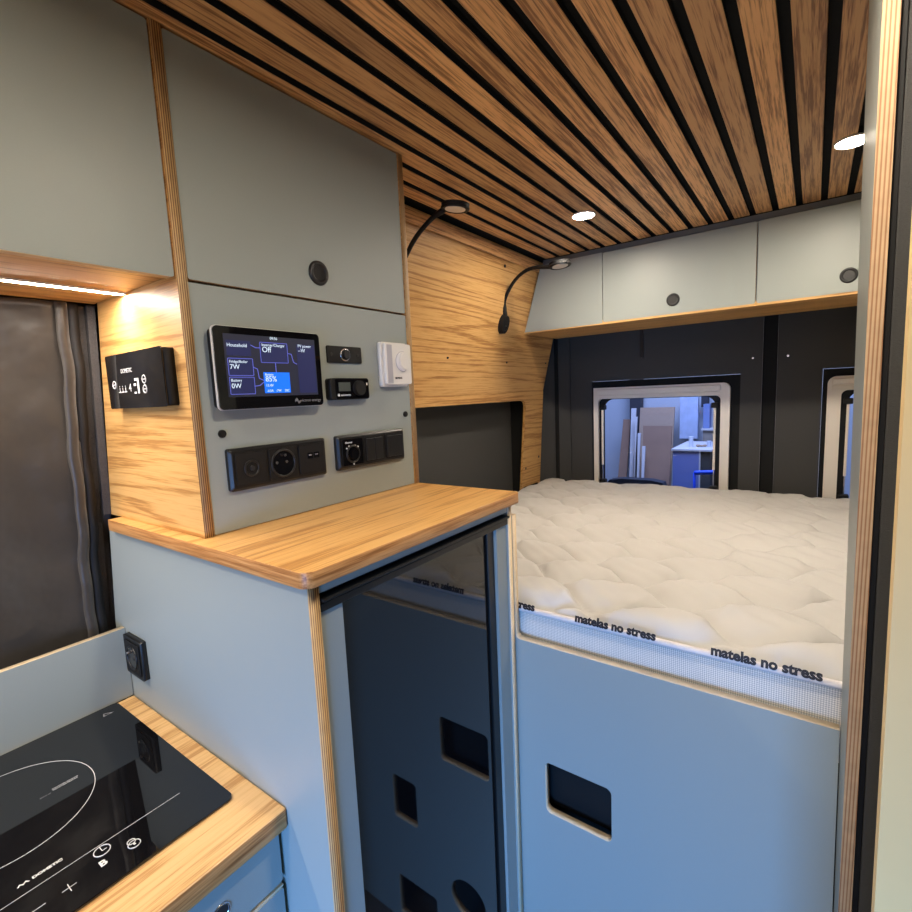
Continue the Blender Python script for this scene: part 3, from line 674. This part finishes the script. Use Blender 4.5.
def mattress():
    x0, x1, y0, y1 = -1.088, .93, .887, 2.275; nx, ny = 330, 240; zt = 1.000; org = V((-.1, 1.57, .94))
    rnd = random.Random(3); ph = [rnd.uniform(-.9, .9) for _ in range(40)]; vs = []; fs = []
    p, L = .088, .27
    for j in range(ny+1):
        y = y0+(y1-y0)*j/ny
        for i in range(nx+1):
            x = x0+(x1-x0)*i/nx
            yy = y+.016*math.sin(x*7.3+y*3)+.010*math.sin(x*15+y*11+2); xx = x+.022*math.sin(y*9+1)+.012*math.sin(y*23+x*5)
            v = yy/p; k0 = math.floor(v); cs_ = []
            for k in range(k0-2, k0+4):
                A = .47*(1 if k % 2 else -1); cs_.append(k+A*math.sin(2*math.pi*xx/L+ph[k % 40]*.5))
            cs_.sort(); lo_ = max(c for c in cs_ if c <= v); hi_ = min(c for c in cs_ if c > v)
            t = (v-lo_)/max(hi_-lo_, 1e-4); wdt = min(1, (hi_-lo_)/.9)
            h = (1-math.exp(-t/.30))*(1-math.exp(-(1-t)/.07))*(.35+.65*wdt)
            h += .06*math.sin(xx*60+v*3)*math.sin(v*9+xx*31)
            e = min(x-x0, x1-x, y-y0, y1-y); ed = 1-math.exp(-e/.016)
            vs.append((x-org.x, y-org.y, zt-.008+.036*h*ed-.006*(1-ed)+.0035*math.sin(x*4)*math.sin(y*5+1)*ed-org.z))
    for j in range(ny):
        for i in range(nx):
            a = j*(nx+1)+i; fs.append((a, a+1, a+nx+2, a+nx+1))
    me = bpy.data.meshes.new('quilted_top'); me.from_pydata(vs, [], fs)
    link('quilted_top', me, QUILT, mt, Matrix.Translation(org), True)
    box('side_band', (x0+.002, y0+.001, .865), (x1-.002, y1-.002, .9915), MESHF, mt, .002)
    tube('piping', [(x0+.004, y0-.001, .9935), (-.7, y0-.002, .9935), (-.3, y0-.0025, .9925), (.2, y0-.002, .9935), (x1-.004, y0-.001, .9935)], .0062, PIPE, mt, 10, 8)
mattress()
FB = frame((0, .8665, 0), (1, 0, 0), (0, .35, .94))
for x, s in ((-.5215, 'matelas no stress'), (-.3655, 'matelas no stress'), (-.1245, 'matelas no stress'), (.12, 'matelas no stress')):
    m = frame((x if x != -.5215 else -.606, .8775, .9965), (1, 0, 0), (0, .25, .97))
    text('printed_text', s, .0225, m, INK, mt, t=.0004, off=.0010, sx=.965)

# ---------------------------------------------------------------- partition board and pillar at the right
def sheared(name, lo0, hi0, lo1, hi1, z0, z1, mats, parent=None):
    """upright board, footprint (lo0,hi0) at z0 and (lo1,hi1) at z1"""
    org = V((lo0[0], lo0[1], 1.0)); bm = bmesh.new()
    r0 = [(lo0[0], lo0[1]), (hi0[0], lo0[1]), (hi0[0], hi0[1]), (lo0[0], hi0[1])]; r1 = [(lo1[0], lo1[1]), (hi1[0], lo1[1]), (hi1[0], hi1[1]), (lo1[0], hi1[1])]
    A = [bm.verts.new(V((p[0], p[1], z0))-org) for p in r0]; B = [bm.verts.new(V((p[0], p[1], z1))-org) for p in r1]
    bm.faces.new(A[::-1]); bm.faces.new(B)
    for i in range(4):
        f = bm.faces.new((A[i], A[(i+1) % 4], B[(i+1) % 4], B[i]))
        f.material_index = 1 if (i == 0 and len(mats) > 1) else 0
    return fin(bm, name, mats, parent, Matrix.Translation(org))
PLYX = ply_edge('plywood_edge_upright', 'x', .0036, (c255(166, 120, 84), c255(178, 132, 94)), (c255(218, 188, 148), c255(208, 176, 136)))
pb = sheared('partition_board', (.0630, .835), (.0770, .872), (.0385, .660), (.0525, .868), .002, 1.9685, [LAM, PLYX])
tag(pb, 'tall grey partition board with a striped plywood front edge, right of the bed', 'board')
rs = sheared('rubber_seal', (.0780, .835), (.0835, .86), (.0535, .665), (.0580, .86), .002, 1.9685, [MATTE])
tag(rs, 'thin black seal running up beside the partition board', 'seal')
sheared('wall_right_pillar', (.0845, .815), (.96, .86), (.0585, .67), (.96, .86), .002, 1.9685, [FELT])['kind'] = 'structure'
cp = sheared('door_panel', (.0705, .545), (.5, .565), (.0575, .545), (.5, .565), .002, 1.9685, [CREAMP])
tag(cp, 'cream panel at the right edge in front of the dark pillar', 'panel')

# ---------------------------------------------------------------- reading lamps
LENS = simple('frosted_lens', c255(214, 205, 192), .35)
def reading_lamp(base, head, mids, lab, tilt):
    t = thing('reading_lamp', base, lab, 'lamp', 'reading lamps on the oak wall')
    nrm = V((.95, 0, -.29)); bf = frame(V(base)-nrm*.001, (0, 1, 0), nrm.cross(V((0, 1, 0))))
    bm = bmesh.new(); bmesh.ops.create_cone(bm, cap_ends=True, segments=32, radius1=.026, radius2=.023, depth=.020)
    for v in bm.verts: v.co.z += .010; v.co.y *= 1.45
    b = fin(bm, 'base', MATTE, t, bf)
    ring('base_button', bf @ Matrix.Translation((0, -.012, .020)), .009, .0015, BLACK, b, 20, 6)
    st = V(base)+nrm*.018+V((0, 0, .028))
    d = (V(head)-V(mids[-1])).normalized(); d.z = 0; d.normalize()
    tube('arm', [st]+[V(m) for m in mids]+[V(head)-d*.034], [.0085, .0062, .0062, .0062, .0062, .0075], MATTE, t)
    hf = frame(head, (0, 1, 0), (-1*math.cos(tilt), 0, -math.sin(tilt)))     # normal points down
    if hf.col[2].z > 0: hf = frame(head, (0, 1, 0), (1*math.cos(tilt), 0, math.sin(tilt)))
    h = cyl('head', hf, .036, .012, MATTE, t, 40, r2=.034, bev=.002, z0=-.006); ring('head_ring', hf @ Matrix.Translation((0, 0, .004)), .033, .004, MATTE, h)
    cyl('lens', hf, .026, .002, LENS, h, 36, z0=.0055)
    return t
reading_lamp((-.975, 1.055, 1.735), (-.752, 1.08, 1.9225), [(-.93, 1.06, 1.80), (-.882, 1.067, 1.865), (-.83, 1.073, 1.905)],
             'curved black reading lamp nearest the tall cabinet, its round head up at the slats', -.12)
reading_lamp((-.981, 1.69, 1.712), (-.700, 1.60, 1.866), [(-.960, 1.68, 1.795), (-.905, 1.66, 1.855), (-.83, 1.635, 1.880)],
             'curved black reading lamp at the overhead cabinet with its base low on the oak wall', .1)

# ---------------------------------------------------------------- workshop seen through the rear window
WALLB = simple('workshop_wall_paint', c255(190, 196, 205), .8, var=.12, bscale=2)
CHIP = simple('chipboard', c255(176, 150, 128), .8, var=.1, bscale=40)
CHIPL = simple('pale_board', c255(206, 204, 206), .7, var=.06, bscale=20)
BROWNB = simple('brown_board', c255(150, 118, 98), .8, var=.12, bscale=14)
box('ground', (-4, 2.7, -.62), (3, 6, -.6), simple('workshop_concrete', c255(110, 112, 118), .8, var=.15, bscale=4))['kind'] = 'structure'
box('wall_workshop', (-4, 4.6, -.6), (3, 4.7, 3.2), WALLB)['kind'] = 'structure'
def leaning(name, x0, x1, zt, lean_x, y, mat, lab, t=.02, yb=None):
    yb = y-.12 if yb is None else yb
    o = poly_prism(name, [(x0-lean_x, yb, -.6), (x1-lean_x*.2, yb, -.6), (x1, y+.25, zt), (x0, y+.25, zt)], (0, -t, 0), mat)
    return tag(o, lab, 'board', 'boards leaning in the workshop')
leaning('leaning_board', -1.215, -.935, 1.268, -.02, 4.2, CHIP, 'large brown board, tallest of the leaning boards seen through the rear window')
leaning('leaning_board', -1.262, -1.222, 1.268, -.05, 4.1, CHIPL, 'pale upright board left of the large brown board behind the window')
leaning('leaning_board', -1.205, -1.19, 1.20, -.06, 4.02, CHIPL, 'thin pale board in front of the tallest leaning board')
leaning('leaning_board', -1.11, -.89, 1.133, -.10, 3.9, BROWNB, 'shorter brown board leaning in front of the large one')
leaning('leaning_board', -1.13, -1.108, 1.08, -.08, 3.82, CHIPL, 'narrow pale strip leaning before the shorter brown board')
leaning('leaning_board', -1.085, -1.06, .98, -.07, 3.78, CHIPL, 'lowest pale strip among the leaning boards')
leaning('leaning_board', -1.345, -1.285, 1.17, .06, 4.15, BROWNB, 'brown board leaning furthest left behind the window')
wb = thing('workbench', (-.66, 3.9, -.6), 'white-topped bench with flat blue front seen through the rear window', 'bench')
box('body', (-.79, 3.705, -.6), (-.622, 4.2, .99), simple('bench_front', c255(112, 128, 190), .6), wb)
box('bench_top', (-.80, 3.695, .991), (-.54, 4.25, 1.003), CHIPL, wb)
box('side_frame', (-.620, 3.71, -.6), (-.55, 4.2, .985), FELT, wb); box('front_edge', (-.621, 3.70, -.6), (-.612, 3.7045, .99), CHIPL, wb)
cu = cyl('paper_cup', FZ(-.70, 3.85, 1.0035), .0135, .075, simple('cup_white', c255(225, 228, 235), .6), None, 20, r2=.016); tag(cu, 'tall white cup on the workshop bench', 'cup')
cu = cyl('paper_cup', FZ(-.59, 3.9, 1.0035), .013, .04, simple('cup_white_short', c255(215, 220, 232), .6), None, 20, r2=.015); tag(cu, 'short white cup at the right end of the workshop bench', 'cup')
for i, (x, r_) in enumerate(((-.655, .016), (-.635, .013), (-.615, .015))):
    bm = bmesh.new(); bmesh.ops.create_icosphere(bm, subdivisions=2, radius=r_)
    for v in bm.verts: v.co.z *= .6
    o = fin(bm, 'wood_scrap', CHIP, None, Matrix.Translation((x, 3.86+.01*i, 1.0035+r_*.6)), True)
    tag(o, 'small brown scrap on the bench between the two cups', 'scrap', 'scraps on the workshop bench')
bt2 = box('storage_box', (-.70, 4.32, 1.10), (-.655, 4.42, 1.29), simple('blue_box', c255(120, 140, 190), .6)); tag(bt2, 'blue-grey box standing behind the workshop bench', 'box')
sb = box('shelf_board', (-.71, 4.3, 1.085), (-.45, 4.45, 1.099), CHIPL); tag(sb, 'pale shelf carrying the blue-grey box behind the bench', 'shelf')
sp = box('shelf_support', (-.70, 4.32, -.6), (-.47, 4.43, 1.0845), simple('shelf_side', c255(150, 140, 130), .8, var=.4, bscale=16)); tag(sp, 'mottled support under the workshop shelf', 'support')
ds = box('dark_post', (-1.31, 4.45, -.6), (-1.22, 4.55, 1.6), simple('post_dark', c255(58, 58, 66), .7)); tag(ds, 'dark post against the workshop wall behind the leaning boards', 'post')
sr = thing('trestle', (-.5, 3.2, -.6), 'bright blue trestle bar at the lower right of the rear window', 'trestle')
BLU = simple('blue_steel', c255(20, 80, 235), .4)
tube('bar', [(-.560, 3.2, .922), (-.5, 3.2, .928), (-.40, 3.2, .937)], .013, BLU, sr, 12, 4)
tube('leg', [(-.560, 3.2, .922), (-.562, 3.2, .3), (-.60, 3.25, -.597)], .008, BLU, sr, 10, 4)
cs = poly_prism('sawhorse_cover', [(-1.10, 3.15, .8), (-1.06, 3.15, .855), (-.98, 3.15, .868), (-.80, 3.15, .868), (-.73, 3.15, .856), (-.71, 3.15, .8), (-.71, 3.15, -.6), (-1.10, 3.15, -.6)], (0, .08, 0), simple('dark_cover', c255(26, 27, 38), .6))
tag(cs, 'dark rounded cover low in front of the leaning boards', 'cover')
for k, (x0, x1, za, zb, c, lab) in enumerate(((-.90, -.76, 1.0, 1.36, (186, 200, 228), 'pale panel right of the tallest board on the workshop wall'), (-.62, -.45, 1.11, 1.40, (128, 118, 108), 'mottled brown panel at the upper right behind the window'),
                                              (-.745, -.69, 1.26, 1.40, (50, 52, 62), 'dark hanging bag above the bench'))):
    o = box('wall_panel' if k < 2 else 'hanging_bag', (x0, 4.45+.02*k, za), (x1, 4.5+.02*k, zb), simple('wall_item_%s' % 'abc'[k], c255(*c), .8, var=.25, bscale=18), None, .004)
    tag(o, lab, 'panel' if k < 2 else 'bag')
